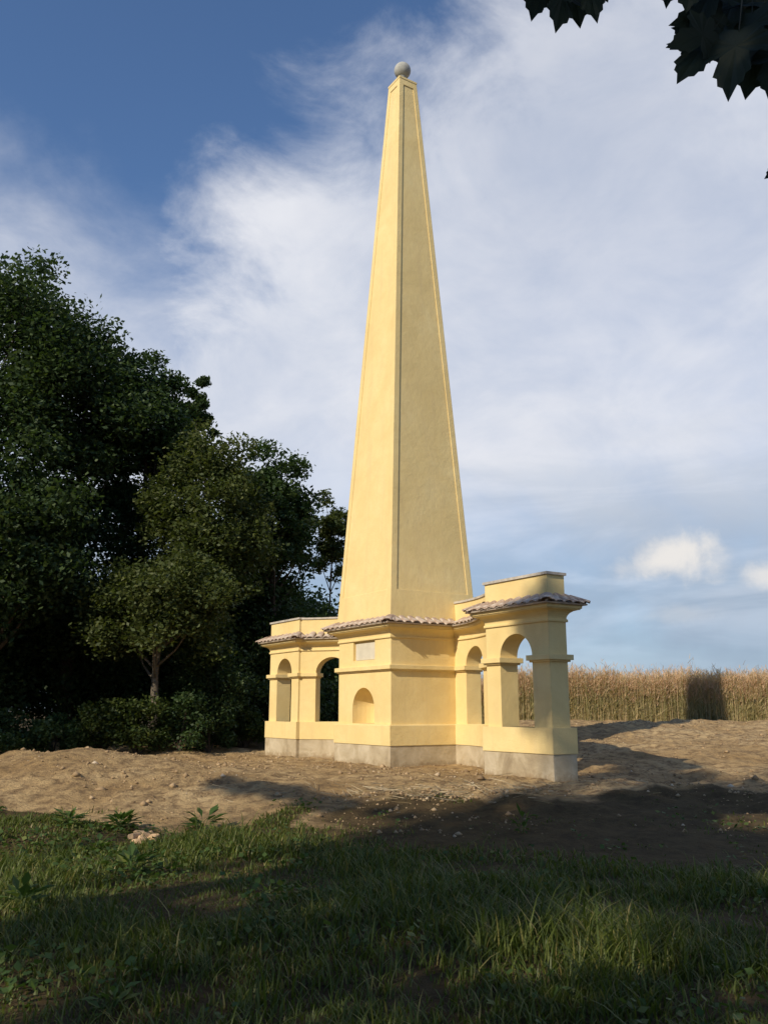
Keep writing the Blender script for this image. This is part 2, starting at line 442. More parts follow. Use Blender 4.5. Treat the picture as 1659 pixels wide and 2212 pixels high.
# one shared clay tile: a half-round cover tile lying down the slope
def tile_mesh():
    mb = MB(); L_ = .385; n = 6; rows = []
    for k, (y, r) in enumerate(((0, .098), (.02, .104), (L_*.5, .094), (L_, .084))):
        rows.append([(-r*math.cos(math.pi*a/n), y, .46*r*math.sin(math.pi*a/n)) for a in range(n+1)])
    mb.grid(rows)
    inner = [(-.085*math.cos(math.pi*a/n), 0, .46*.082*math.sin(math.pi*a/n)) for a in range(n+1)]
    inner2 = [(x*.9, .2, z*.9) for x, y, z in inner]
    mb.grid([rows[0], inner, inner2]); return mb.mesh('roof_tile')
TILE = tile_mesh(); TILE.materials.append(M['tile'])
TILE.polygons.foreach_set('use_smooth', np.ones(len(TILE.polygons), dtype=bool))
trng = random.Random(5)
def put_tile(parent, eave, top, width=1.0):
    """a tile whose lower end lies at the eave point and whose upper end points at top"""
    e = Vector(eave); d = (Vector(top)-e); d.normalize()
    x = d.cross(Vector((0, 0, 1))).normalized(); z = x.cross(d)
    mt = Matrix((x, d, z)).transposed().to_4x4()
    o = bpy.data.objects.new('roof_tile', TILE); C.objects.link(o); o.parent = parent
    mt = mt @ Matrix.Rotation(trng.uniform(-.05, .05), 4, 'Z') @ Matrix.Diagonal((width*trng.uniform(.95, 1.05), trng.uniform(.98, 1.04), trng.uniform(.9, 1.1), 1))
    mt.translation = e + z*.012 + d*trng.uniform(-.015, .01)
    o.matrix_local = mt
def tiles_rect(parent, u0, u1, v0, v1, sp=.235, skip=None):
    e = .315
    def row(a0, a1, w0, w1, n):            # eave ends a0..a1, wall ends w0..w1
        a0, a1, w0, w1 = map(Vector, (a0, a1, w0, w1))
        for k in range(n):
            f = (k+.5)/n; ea = a0.lerp(a1, f); d = (a1-a0).normalized()
            fw = min(max((ea-w0).dot(d), 0), (w1-w0).length)
            tp = w0 + d*fw
            if skip and skip(ea): continue
            put_tile(parent, ea, tp)
    A = [P(u0-e, v0-e, ZT+.012), P(u1+e, v0-e, ZT+.012), P(u1+e, v1+e, ZT+.012), P(u0-e, v1+e, ZT+.012)]
    B = [P(u0, v0, ZR), P(u1, v0, ZR), P(u1, v1, ZR), P(u0, v1, ZR)]
    for i in range(4):
        j = (i+1) % 4; n = max(2, round((Vector(A[i])-Vector(A[j])).length/sp))
        row(A[i], A[j], B[i], B[j], n)
        put_tile(parent, Vector(A[i])+Vector((0, 0, .02)), Vector(B[i])+Vector((0, 0, .02)), 1.1)

def pedestal():
    # concrete foot and plinth
    f = MB(); f.box(P, -.066, SU+.066, -.066, SV+.066, Z0, ZC); f.build('foundation', M['concrete'], MON)
    pl = MB()
    pl.grid([rect_fn(0, SU, 0, SV)(p, z) for p, z in ((.02, ZC-.004), (.082, ZC-.004), (.082, ZL-.03), (.070, ZL-.006), (-.1, ZL+.004))], closed=True)
    pl.build('plinth', M['plaster'], MON)
    # die with niche and plaque recess on the main face
    n0, n1, nb, nspr = .70, 1.67, .975, 1.30
    nc, nh = (n0+n1)/2, (n1-n0)/2
    p0, p1, pb, pt = .68, 1.66, 2.415, 2.865
    w = MB(); fn = lambda t, d, z: P(t, d, z)
    ts = tsamples(0, SU, (n0, n1, p0, p1), 6, ((n0, n1),))
    strips(w, fn, ts, ZL-.02, ZT+.1, SV, [(n0, n1, nb, arch(nc, nh, nspr, nh), 0), (p0, p1, pb, lambda t: pt, .075)])
    w.quad(P(p0, .075, pb), P(p1, .075, pb), P(p1, .075, pt), P(p0, .075, pt))
    # apse of the niche
    k = 20; dep = .58
    def apse(t, z):                     # depth of the niche behind the face
        rho2 = ((t-nc)**2+max(0, z-nspr)**2)/nh**2
        return dep*math.sqrt(max(0, 1-rho2*rho2))
    rows = []
    for a in range(k+1):
        z = nb+(nspr-nb)*a/6 if a <= 6 else nspr+nh*math.sin(math.pi/2*(a-6)/(k-6))
        r = nh if z <= nspr else math.sqrt(max(0, nh*nh-(z-nspr)**2))
        row = []
        for b in range(k+1):
            t = nc-r*math.cos(math.pi*b/k)
            row.append(P(t, apse(t, z), z))
        rows.append(row)
    w.grid(rows)
    w.quad(*[P(nc-nh*math.cos(math.pi*b/k), apse(nc-nh*math.cos(math.pi*b/k), nb), nb) for b in range(k+1)])
    w.build('pedestal', M['plaster'], MON)
    pq = MB(); pq.box(P, p0+.03, p1-.05, .045, .09, pb+.012, pt-.05); pq.build('plaque', M['plaque'], MON)['label'] = 'pale stone tablet set in a recess above the niche'
    s = MB(); s.grid([rect_fn(0, SU, 0, SV)(p, z) for p, z in ((-.05, ZS0), (.035, ZS0), (.04, ZS0+.03), (.082, ZS0+.034), (.082, ZS1-.008), (.074, ZS1), (-.05, ZS1+.008))], closed=True)
    s.build('string_course', M['plaster'], MON)
    c = sweep_rect(rect_fn(0, SU, 0, SV), CORN).build('cornice', M['plaster'], MON)
    r = sweep_rect(rect_fn(0, SU, 0, SV), ROOF).build('eaves_roof', M['mortar'], MON)
    tiles_rect(r, 0, SU, 0, SV)
def obelisk():
    cu, cv = SU/2, SV/2
    zt = 18.46; half = lambda z: .28+(zt-z)*.0621
    b = MB(); z0 = ZR-.15; zp0, zp1 = 3.98, 18.22
    bw = lambda z: .16-.03*(z-zp0)/(zp1-zp0)
    dep = .018
    def fc(i, t, z, d=0):               # face i, t in -1..1 across, d = depth below the face
        h = half(z); a = t; n = -(h-d)
        q = [(a, n), (-n, a), (-a, -n), (n, -a)][i]
        return P(cu+q[0], cv+q[1], z)
    panels = []
    for i in range(4):
        A = lambda s, z, d=0: fc(i, s*half(z), z, d)
        B = lambda s, z, d=0: fc(i, s*(half(z)-bw(z)), z, d)
        b.quad(A(-1, z0), A(1, z0), A(1, zp0), A(-1, zp0))
        b.quad(A(-1, zp1), A(1, zp1), A(1, zt), A(-1, zt))
        b.quad(A(-1, zp0), B(-1, zp0), B(-1, zp1), A(-1, zp1)); b.quad(B(1, zp0), A(1, zp0), A(1, zp1), B(1, zp1))
        q = [B(-1, zp0), B(1, zp0), B(1, zp1), B(-1, zp1)]; r = [B(-1, zp0, dep), B(1, zp0, dep), B(1, zp1, dep), B(-1, zp1, dep)]
        for k in range(4): b.quad(q[k], q[(k+1) % 4], r[(k+1) % 4], r[k])
        b.quad(*r)
    h = half(zt); cap = [P(cu-h, cv-h, zt), P(cu+h, cv-h, zt), P(cu+h, cv+h, zt), P(cu-h, cv+h, zt)]
    b.quad(*cap)
    # thin top moulding with sloping cap
    b.build('obelisk_shaft', M['plaster'], MON)
    t = MB(); ring = rect_fn(cu-h, cu+h, cv-h, cv+h)
    t.grid([ring(p, z) for p, z in ((-.02, zt-.06), (.012, zt-.055), (.014, zt+.005), (-.06, zt+.05), (-.279, zt+.09))], closed=True)
    t.build('cap_moulding', M['plaster'], MON)
    f = MB(); base = P(cu, cv, 0); n = 28
    prof = [(.0, zt+.06), (.17, zt+.06), (.17, zt+.13), (.10, zt+.17), (.085, zt+.22), (.12, zt+.27)]
    bc = zt+.47; br = .235
    prof += [(br*math.cos(a), bc+br*math.sin(a)) for a in [R(-58+148*k/16) for k in range(17)]]
    f.grid([[(base[0]+r*math.cos(2*math.pi*k/n), base[1]+r*math.sin(2*math.pi*k/n), z) for k in range(n)] for r, z in prof], closed=True)
    f.build('ball_finial', M['ball'], MON, True)['label'] = 'grey stone ball crowning the tip of the obelisk'

U0, U1, VP, TP = 2.908, 4.72, .377, .435
VJ = 1.79; VA = .43; RA = (U0**2+(VJ-VA)**2)/(2*(VJ-VA)); PHI = math.asin(U0/RA); TW = .39
ALEN = RA*PHI
def wing(side):
    """side -1: towards the camera on the right; +1: the far wing on the left"""
    sg = -1 if side < 0 else 1
    base = 0 if side < 0 else SU
    Q = lambda u, v, z: P(base+sg*u, v, z)
    e = .002 if side < 0 else .0025
    def arcf(t, d, z):
        a = t/RA; r = RA+d
        return Q(r*math.sin(a), VJ-RA+r*math.cos(a), z)
    # curved wall with two arched openings
    op = [(.45, 1.38), (1.94, 2.87)]
    holes = [(a, b, ZL+e, arch((a+b)/2, (b-a)/2, ZS1, .42), None) for a, b in op]
    w = MB(); ts = tsamples(-.10, ALEN+.05, sum(map(list, op), []), 40, op)
    strips(w, arcf, ts, ZL-.02, ZP, TW, holes)
    w.build('wing_wall', M['plaster'], MON)
    f = MB(); f.box(arcf, -.10, ALEN+.02, -.066, TW+.066, Z0, ZC-e, 24); f.build('foundation', M['concrete'], MON)
    p = MB(); p.box(arcf, -.10, ALEN+.03, -.080, TW+.080, ZC-.004-e, ZL-.002-e, 24); p.build('plinth', M['plaster'], MON)
    for a, b in ((-.10, .45), (1.38, 1.94), (2.87, ALEN+.03)):
        s = MB(); s.box(arcf, a-.055*(a > 0), b+.055*(b < ALEN), -.08, TW+.08, ZS0+.034-e, ZS1-e, 6); s.box(arcf, a-.02*(a > 0), b+.02*(b < ALEN), -.038, TW+.038, ZS0-e, ZS0+.036-e, 6)
        s.build('impost', M['plaster'], MON)
    na = 28; tt = [-.10+(ALEN+.14)*k/na for k in range(na+1)]
    c = MB(); r = MB()
    for fl in (0, 1):
        g = (lambda t, pj, z: arcf(t, -pj, z-e)) if fl == 0 else (lambda t, pj, z: arcf(t, TW+pj, z-e))
        c.grid([[g(t, pj, z) for pj, z in CORN] for t in tt]); r.grid([[g(t, pj, z) for pj, z in ROOF] for t in tt])
    c.build('cornice', M['plaster'], MON); ro = r.build('eaves_roof', M['mortar'], MON)
    k = 0
    for fl, t0, t1 in ((0, .30, ALEN-.22), (1, .30, ALEN-.15)):
        rr = RA-.36 if fl == 0 else RA+TW+.36
        n = round((t1-t0)*rr/RA/.235)
        for k in range(n):
            t = t0+(t1-t0)*(k+.5)/n
            if fl == 0: put_tile(ro, arcf(t, -.315, ZT+.012-e), arcf(t, 0, ZR-e))
            else: put_tile(ro, arcf(t, TW+.315, ZT+.012-e), arcf(t, TW, ZR-e))
    cp = MB(); cp.box(arcf, -.08, ALEN+.06, -.03, TW+.03, ZP-.002-e, ZP+.045-e, 24); cp.build('coping', M['coping'], MON)
    # straight end bay
    st = lambda t, d, z: Q(U0+t, VP+d, z)
    Ln = U1-U0; oa, ob = .42, 1.34
    h = [(oa, ob, ZL, arch((oa+ob)/2, (ob-oa)/2, ZS1, .43), None)]
    w = MB(); strips(w, st, tsamples(0, Ln, (oa, ob), 4, ((oa, ob),)), ZL-.02, ZP+.004, TP, h); w.build('end_bay', M['plaster'], MON)
    f = MB(); f.box(st, -.066, Ln+.066, -.066, TP+.066, Z0, ZC); f.build('foundation', M['concrete'], MON)
    p = MB(); p.box(st, -.082, Ln+.082, -.082, TP+.082, ZC-.004, ZL); p.build('plinth', M['plaster'], MON)
    for a, b in ((0, oa), (ob, Ln)):
        s = MB(); s.box(st, a-.082, b+.082, -.082, TP+.082, ZS0+.034, ZS1); s.box(st, a-.04, b+.04, -.04, TP+.04, ZS0, ZS0+.036); s.build('impost', M['plaster'], MON)
    ua, ub = (base-U1, base-U0) if side < 0 else (base+U0, base+U1)
    ring = rect_fn(ua, ub, VP, VP+TP)
    sweep_rect(ring, CORN).build('cornice', M['plaster'], MON)
    ro = sweep_rect(ring, ROOF).build('eaves_roof', M['mortar'], MON)
    def inside(pt):                      # leave out tiles that would lie in the curved wall
        w_ = Vector(pt); a = None
        for k in range(40):
            t = ALEN*k/39; q = arcf(t, TW/2, 0)
            if (Vector((q[0]-w_.x, q[1]-w_.y))).length < TW/2+.02: return True
        return False
    tiles_rect(ro, ua, ub, VP, VP+TP, .235, inside)
    cp = MB(); cp.box(st, -.035, Ln+.035, -.035, TP+.035, ZP+.002, ZP+.052); cp.build('coping', M['coping'], MON)
pedestal(); obelisk(); wing(-1); wing(1)

# ------------------------------------------------------------------ foliage
def leaf_cloud(name, pts, size, rng, mat, flat=.45, aspect=.62):
    """one folded four-cornered leaf at every point"""
    n = len(pts); s = size*rng.uniform(.6, 1.35, n)
    nrm = rng.normal(size=(n, 3)); nrm[:, 2] = np.abs(nrm[:, 2])+flat; nrm /= np.linalg.norm(nrm, axis=1)[:, None]
    a = rng.normal(size=(n, 3)); a -= nrm*(a*nrm).sum(1)[:, None]; a /= np.linalg.norm(a, axis=1)[:, None]
    b = np.cross(nrm, a); s = s[:, None]
    V = np.empty((n, 4, 3)); V[:, 0] = pts-a*s*.5; V[:, 1] = pts+b*s*.5*aspect-nrm*s*.10; V[:, 2] = pts+a*s*.55-nrm*s*.12; V[:, 3] = pts-b*s*.5*aspect-nrm*s*.10
    return quads_mesh(name, V.reshape(-1, 3), np.arange(n*4).reshape(n, 4))
def tube_pts(mb, pts, rads, n=7):
    rows = []
    for i, p in enumerate(pts):
        p = Vector(p); q = Vector(pts[min(i+1, len(pts)-1)])-Vector(pts[max(i-1, 0)]); q.normalize()
        x = q.cross(Vector((.31, .95, .05))).normalized(); y = q.cross(x)
        rows.append([p+(x*math.cos(2*math.pi*k/n)+y*math.sin(2*math.pi*k/n))*rads[i] for k in range(n)])
    mb.grid(rows, closed=True)
def crown_points(rng, c, rad, nl, per, lobe=(.20, .34), shell=(.50, .92), low=-.75):
    pts = []; cen = []
    for k in range(nl):
        while True:
            d = rng.normal(size=3); d /= np.linalg.norm(d)
            if d[2] > low: break
        f = rng.uniform(*shell)
        lc = np.array(c)+d*np.array(rad)*f; lr = rng.uniform(*lobe)*min(rad[0], rad[2])*1.05
        cen.append((lc, lr))
        n = int(per*rng.uniform(.7, 1.3)*(lr/(.27*min(rad[0], rad[2])))**2)
        q = rng.normal(size=(n, 3)); q /= np.linalg.norm(q, axis=1)[:, None]
        q *= (rng.uniform(0, 1, n)**.42)[:, None]*lr*np.array([1.1, 1.1, .82])
        q *= (1+.35*rng.normal(size=(n, 1))*.5)
        pts.append(lc+q)
    return np.concatenate(pts), cen
def in_gap(p, gaps):
    """openings in a crown where the sun reaches the ground"""
    k = np.zeros(len(p), dtype=bool); t = np.array(TRAVEL)
    for gx, gy, r in gaps:
        d = p-np.array([gx, gy, -.3]); d = d-(d@t)[:, None]*t[None]
        k |= np.linalg.norm(d, axis=1) < r
    return k
def make_tree(label, base, crown_c, rad, seed, leaf, nl=70, per=330, size=.17, trunk_r=.2, lean=(0, 0), bark='bark', name='broadleaf_tree', group=None, shell=(.45, .92), low=-.75, lobe=(.20, .34), gaps=(), limbs=16):
    rng = np.random.default_rng(seed)
    bz = hz(base[0], base[1])-.1
    root = empty(name, (base[0], base[1], bz))
    tag(root, label, 'tree', group)
    c = (crown_c[0]-base[0], crown_c[1]-base[1], crown_c[2]-bz)
    pts, cen = crown_points(rng, c, rad, nl, per, lobe, shell, low)
    if gaps: pts = pts[~in_gap(pts+np.array(root.location), gaps)]
    link('crown', leaf_cloud('crown', pts, size, rng, leaf), M[leaf], root)
    mb = MB(); top = (c[0], c[1], c[2]+rad[2]*.45); n = 9; line = []; rr = []
    for k in range(n+1):
        f = k/n; wob = .10*math.sin(f*7+seed)*min(1, f*3)
        line.append((top[0]*f**1.3+wob+lean[0]*math.sin(f*3.1), top[1]*f**1.3+lean[1]*math.sin(f*3.1), top[2]*f)); rr.append(trunk_r*(1.25 if k == 0 else 1-.88*f))
    tube_pts(mb, line, rr, 9)
    order = rng.permutation(len(cen))[:limbs]
    for i in order:
        lc, lr = cen[i]; f = min(.9, max(.25, (lc[2]/top[2])-.22)); j = f*n; a = int(j); s = np.array(line[a])*(1-(j-a))+np.array(line[min(a+1, n)])*(j-a)
        r0 = max(.025, trunk_r*(1-.88*f)*.55); mid = s*.45+lc*.55+np.array([0, 0, -.08*np.linalg.norm(lc-s)])
        tube_pts(mb, [s, mid, lc], [r0, r0*.6, r0*.18], 5)
    mb.build('trunk', M[bark], root, True)
    return root
def px_tree(label, cx, cy, rx, ry, Y, seed, leaf, depth=None, basex=None, **k):
    c = at(cx, cy, Y); s = (c-cam.location).length/FPX
    rad = (rx*s, (depth or rx*s*.9), ry*s)
    bx = at(basex, 1560, Y).x if basex is not None else c.x*.98
    return make_tree(label, (bx, Y+.1), c, rad, seed, leaf, **k)
WOOD = 'trees of the wood left of the obelisk'
px_tree('tallest dark tree of the wood, cut off by the left picture edge', -30, 810, 195, 295, 28.5, 1, 'leaf_dark', group=WOOD, nl=95, per=330, trunk_r=.3)
px_tree('dark tree with rounded head sloping down beside the tallest one', 175, 900, 170, 240, 30.5, 2, 'leaf_dark', group=WOOD, nl=90, per=330, trunk_r=.28)
px_tree('dark green tree in the middle of the wood with ragged right flank', 310, 985, 110, 250, 32.0, 3, 'leaf_mid', group=WOOD, nl=80, per=320, trunk_r=.25)
px_tree('narrow dark treetop poking out behind the middle of the wood', 425, 980, 52, 185, 36.0, 4, 'leaf_dark', group=WOOD, nl=42, per=260, trunk_r=.18)
px_tree('olive green tree with loose drooping foliage in front of the wood', 455, 1130, 135, 240, 30.0, 5, 'leaf_olive', group=WOOD, nl=85, per=300, trunk_r=.2, size=.15)
px_tree('dark rounded tree standing nearest the obelisk with sky gaps below', 592, 1112, 100, 190, 33.5, 6, 'leaf_mid', group=WOOD, nl=70, per=215, trunk_r=.2)
px_tree('thin airy tree half hidden behind the left edge of the obelisk', 718, 1165, 52, 120, 38.0, 7, 'leaf_olive', group=WOOD, nl=60, per=105, trunk_r=.08, size=.15, limbs=5, shell=(.3, 1.0), lobe=(.22, .36))
px_tree('small leaning tree with bare pale trunk at the edge of the wood', 350, 1325, 165, 138, 27.5, 8, 'leaf_olive', group=WOOD, nl=85, per=240, trunk_r=.17, basex=335, bark='bark_pale', size=.14, low=-.8)
px_tree('very dark tree filling the wood below the rounded head', 170, 1250, 210, 230, 31.5, 9, 'leaf_dark', group=WOOD, nl=80, per=330, trunk_r=.25)
px_tree('dark tree filling the wood between the olive tree and the rounded one', 560, 1260, 125, 175, 34.5, 14, 'leaf_mid', group=WOOD, nl=60, per=220, trunk_r=.18)
px_tree('low dark tree behind the left wing of the obelisk', 610, 1370, 125, 110, 36.5, 10, 'leaf_dark', group=WOOD, nl=60, per=300, trunk_r=.16)
px_tree('dark lower tree at the left picture edge behind the soil heap', -20, 1200, 190, 290, 26.5, 11, 'leaf_dark', group=WOOD, nl=85, per=330, trunk_r=.25)
px_tree('dark tree deep in the wood behind the leaning small tree', 430, 1330, 130, 170, 35.0, 12, 'leaf_dark', group=WOOD, nl=60, per=320, trunk_r=.2)
px_tree('low dark tree seen through the left arch', 770, 1400, 100, 90, 39.0, 13, 'leaf_dark', group=WOOD, nl=40, per=260, trunk_r=.14)

# thicket that closes the foot of the wood
THICK = 'thicket trees closing the foot of the wood'
thick = make_tree('low dense thicket tree at the back, farthest left', (-24.0, 38.0), (-24.0, 38.0, 3.6), (3.3, 3.0, 3.9), 40, 'leaf_dark', nl=75, per=210, size=.2, trunk_r=.14, group=THICK, low=-1, shell=(.3, .95), name='thicket_tree')
for (tx, ty, ro_, sz, lab) in ((-19.5, 37, 1, 1.0, 'low dense thicket tree at the back left of the very dark tree'), (-15.2, 36, 2, 1.05, 'low dense thicket tree behind the very dark tree'), (-11.3, 36.5, 3, .95, 'low dense thicket tree behind the leaning small tree'),
    (-8.0, 37.5, 4, 1.1, 'low dense thicket tree behind the olive green tree'), (-4.8, 40, 5, 1.0, 'low dense thicket tree behind the dark rounded tree'), (-1.6, 42, 6, .85, 'low dense thicket tree right behind the obelisk'), (-13.0, 30.0, 7, .85, 'low dense thicket tree left of the leaning small tree'), (-9.6, 31.5, 8, .8, 'low dense thicket tree just behind the bare pale trunk'),
    (-5.6, 28.9, 9, .52, 'low dense bush tree before the olive green tree'), (-3.9, 32.6, 10, .72, 'low dense bush tree left of the left wing end'), (-6.8, 33.0, 11, .8, 'low dense bush tree under the olive green tree'), (-13.4, 39.0, 12, 1.0, 'low dense thicket tree far behind the dark lower left tree'), (-16.5, 31.0, 13, .9, 'low dense thicket tree behind the dark lower left tree')):
    r_ = thick.copy(); C.objects.link(r_); r_.location = (tx, ty, hz(tx, ty)-.1); r_.rotation_euler = (0, 0, ro_); r_.scale = (sz, sz, sz); r_['label'] = lab
    for ch in thick.children:
        c_ = ch.copy(); C.objects.link(c_); c_.parent = r_

# the wood goes on to the left and behind the viewer; these trees throw the shade on the grass
GAPS = ((1.25, 6.5, .42), (1.75, 7.2, .3), (4.1, 9.2, .4), (-1.3, 8.2, .35), (-.4, 7.5, .22), (5.2, 13.2, .4), (-2.5, 9.4, .85), (-1.7, 10.2, .5), (-3.1, 8.4, .6), (-3.6, 10.4, .7), (-2.9, 7.4, .25))
SHADE = 'trees standing beside and behind the viewer'
def copy_tree(src, loc, rot, sc, label):
    r = src.copy(); C.objects.link(r); r.location = (loc[0], loc[1], hz(*loc)-.1); r.rotation_euler = (0, 0, rot); r.scale = sc
    tag(r, label, 'tree', SHADE)
    for ch in src.children:
        c = ch.copy(); C.objects.link(c); c.parent = r
    return r
shade_src = make_tree('broad tree left of the viewer, its crown shading the grass', (-8.9, -4.5), (-8.7, -4.4, 12.0), (4.0, 4.0, 9.2), 31, 'leaf_dark', nl=110, per=120, size=.22, trunk_r=.3, group=SHADE, gaps=GAPS)
for loc, rot, sc, lab in (
    ((-5.0, -9.5), 1.0, (1.1, 1.1, .95), 'broad tree behind the viewer at the left'),
    ((1.5, -11.0), 3.0, (1.1, 1.1, .9), 'broad tree straight behind the viewer'),
    ((-22.5, 8.0), 4.0, (1.1, 1.1, .58), 'broad tree in the wood far left of the viewer'),
    ((-18.0, 17.0), 5.0, (1.0, 1.0, .55), 'broad tree in the wood left of the soil heap, outside the picture'),
    ((-26.0, 16.0), .6, (1.2, 1.2, .70), 'broad tree deep in the wood far left of the soil heap'),
    ((-17.5, 25.0), 1.7, (1.1, 1.1, .75), 'broad tree in the wood beside the left picture edge'),
    ((-27.0, 27.0), 2.9, (1.2, 1.2, .85), 'broad tree deep in the wood beyond the left picture edge')):
    copy_tree(shade_src, loc, rot, sc, lab)

make_tree('tall added tree left of the viewer, outside the picture, thin crown shaped to cast a shadow streak', (-15.6, -2.7), (-15.6, -2.7, 14.45), (2.7, .25, .26), 33, 'leaf_dark', nl=36, per=14, size=.17, trunk_r=.12, limbs=7, group=SHADE, low=-1, lobe=(.6, 1.1), shell=(.2, 1.0)).rotation_euler = (0, 0, -.69)  # added unseen tree; sliver of crown turned across the sun for one shadow streak
make_tree('slim tree left behind the viewer beside the broad one', (-12.4, -5.3), (-12.4, -5.3, 12.4), (1.9, 1.9, 4.0), 34, 'leaf_dark', nl=70, per=110, size=.22, trunk_r=.2, group=SHADE, gaps=GAPS)
make_tree('tall tree close behind the viewer at the left', (-5.8, -3.2), (-5.8, -3.2, 13.5), (3.4, 3.4, 8.5), 37, 'leaf_dark', nl=95, per=110, size=.22, trunk_r=.28, group=SHADE, gaps=GAPS)
make_tree('high crowned tree far behind the viewer', (-16.3, -12.5), (-16.3, -12.5, 19.6), (3.6, 3.6, 3.0), 36, 'leaf_dark', nl=70, per=70, size=.24, trunk_r=.3, group=SHADE, gaps=GAPS, low=-1)
make_tree('tallest slender tree far left behind the viewer', (-17.6, -8.8), (-17.5, -8.9, 22.9), (1.3, 1.3, 2.0), 35, 'leaf_dark', nl=46, per=52, size=.22, trunk_r=.25, group=SHADE, low=-1)

# undergrowth at the foot of the wood
rng = np.random.default_rng(77)
def shrub(label, px, py, w, h, Y, seed, leaf='leaf_shrub'):
    g = np.random.default_rng(seed); c = at(px, py, Y); z = hz(c.x, Y)
    root = empty('undergrowth_shrub', (c.x, Y, z)); tag(root, label, 'shrub', 'shrubs along the foot of the wood')
    pts, cen = crown_points(g, (0, 0, h*.5), (w, w*.8, h*.55), 16, 110, (.28, .45), (.3, .9), -.9)
    link('foliage', leaf_cloud('foliage', pts, .11, g, leaf), M[leaf], root)
    mb = MB()
    for lc, lr in cen[:7]: tube_pts(mb, [(0, 0, -.05), (lc[0]*.4, lc[1]*.4, lc[2]*.5), tuple(lc)], [.03, .022, .008], 5)
    mb.build('stem', M['bark'], root)
for i, (px, w, h, Y, lab) in enumerate((
    (20, 1.3, 1.5, 24.5, 'dark low shrub at the left picture edge behind the soil heap'),
    (120, 1.2, 1.2, 25.5, 'dark low shrub behind the crest of the soil heap'),
    (215, 1.1, 1.7, 26.0, 'round leafy shrub left of the leaning trunk'),
    (300, .9, 1.75, 26.4, 'leafy shrub just left of the leaning trunk foot'),
    (390, 1.0, 1.75, 26.8, 'leafy shrub just right of the leaning trunk foot'),
    (455, 1.1, 1.4, 28.0, 'broad dark shrub between the leaning trunk and the left wing'),
    (530, 1.0, 1.2, 29.5, 'dry tinged shrub close to the left wing end'),
    (610, 1.3, 2.2, 33.0, 'dark shrub behind the left wing'),
    (700, 1.4, 2.4, 33.5, 'dark shrub seen through the arch of the left wing'),
    (770, 1.3, 2.0, 34.0, 'dark shrub hidden partly by the pedestal'))):
    shrub(lab, px, 1560, w, h, Y, 200+i, 'leaf_shrub' if i in (2, 3, 6) else 'leaf_mid')

# ------------------------------------------------------------------ ripe crop on the right
def build_crop():
    g = np.random.default_rng(9)
    n = 42000
    x = g.uniform(-6, 46, n); dpt = g.uniform(0, 1, n)**2.0*7.0
    y = 37.2-.05*(x-6)+.35*fbm(x, x*0, .5, 2, 61)+dpt
    ok = x > -1.0-.0*y; x = x[ok]; y = y[ok]; n = len(x)
    z = height(x, y); H = 1.76+.20*g.normal(size=n)+.45*fbm(x, y, .35, 3, 63)
    def blades(px, py, pz, dx, dy, dz, w, bend):
        k = len(px); a = g.uniform(0, math.pi, k); wx = np.cos(a)*w; wy = np.sin(a)*w
        V = np.empty((k, 6, 3)); T = (0, .55, 1)
        for i, t in enumerate(T):
            ww = (1, .8, .25)[i]
            cx = px+dx*t; cy = py+dy*t; cz = pz+dz*t-bend*t*t
            V[:, i*2] = np.stack([cx-wx*ww, cy-wy*ww, cz], 1); V[:, i*2+1] = np.stack([cx+wx*ww, cy+wy*ww, cz], 1)
        i = np.arange(k)[:, None]*6
        F = np.concatenate([i+np.array([0, 1, 3, 2]), i+np.array([2, 3, 5, 4])])
        return V.reshape(-1, 3), F
    allV, allF, off = [], [], 0
    def add(r):
        nonlocal off
        allV.append(r[0]); allF.append(r[1]+off); off += len(r[0])
    add(blades(x, y, z, g.normal(size=n)*.08, g.normal(size=n)*.08, H*.97, np.full(n, .008), np.zeros(n)))
    for k in range(3):
        s = g.uniform(.02, .66, n)
        add(blades(x, y, z+H*s, g.normal(size=n)*.20, g.normal(size=n)*.20, g.uniform(.18, .5, n), g.uniform(.008, .018, n), g.uniform(0, .2, n)))
    me = quads_mesh('crop_leaves', np.concatenate(allV), np.concatenate(allF))
    root = link('grain_crop', me, M['crop_leaf']); tag(root, 'tall ripe tan crop with greenish feet along the field edge', 'crop', kind='stuff')
    allV, allF, off = [], [], 0
    for k in range(6):
        s = g.uniform(.50, .97, n)
        add(blades(x+g.normal(size=n)*.04, y+g.normal(size=n)*.04, z+H*s, g.normal(size=n)*.10, g.normal(size=n)*.10, g.uniform(.10, .26, n), g.uniform(.007, .015, n), g.uniform(0, .1, n)))
    link('tassels', quads_mesh('tassels', np.concatenate(allV), np.concatenate(allF)), M['crop_top'], root)['kind'] = 'stuff'
build_crop()

# ------------------------------------------------------------------ maple overhead
def maple_leaf_mesh():
    half = [(0, 0), (.10, -.03), (.22, -.08), (.30, -.02), (.27, .06), (.36, .07), (.46, .06), (.43, .16), (.50, .20), (.60, .28), (.50, .32), (.47, .40), (.36, .37), (.27, .38), (.20, .36), (.24, .50), (.27, .62), (.20, .66), (.18, .76), (.10, .80), (0, .98)]
    out = half+[(-x, y) for x, y in half[-2:0:-1]]
    mb = MB(); c = (0, .25)
    def z(x, y): return -.22*(x*x)-.10*(y-.25)**2+.05*abs(x)
    for i in range(len(out)):
        a = out[i]; b = out[(i+1) % len(out)]
        mb.quad((c[0], c[1], z(*c)), (a[0], a[1], z(*a)), (b[0], b[1], z(*b)))
    tube_pts(mb, [(0, 0.02, 0), (.01, -.22, .02), (.0, -.5, .07)], [.008, .007, .009], 4)
    return mb.mesh('leaf')
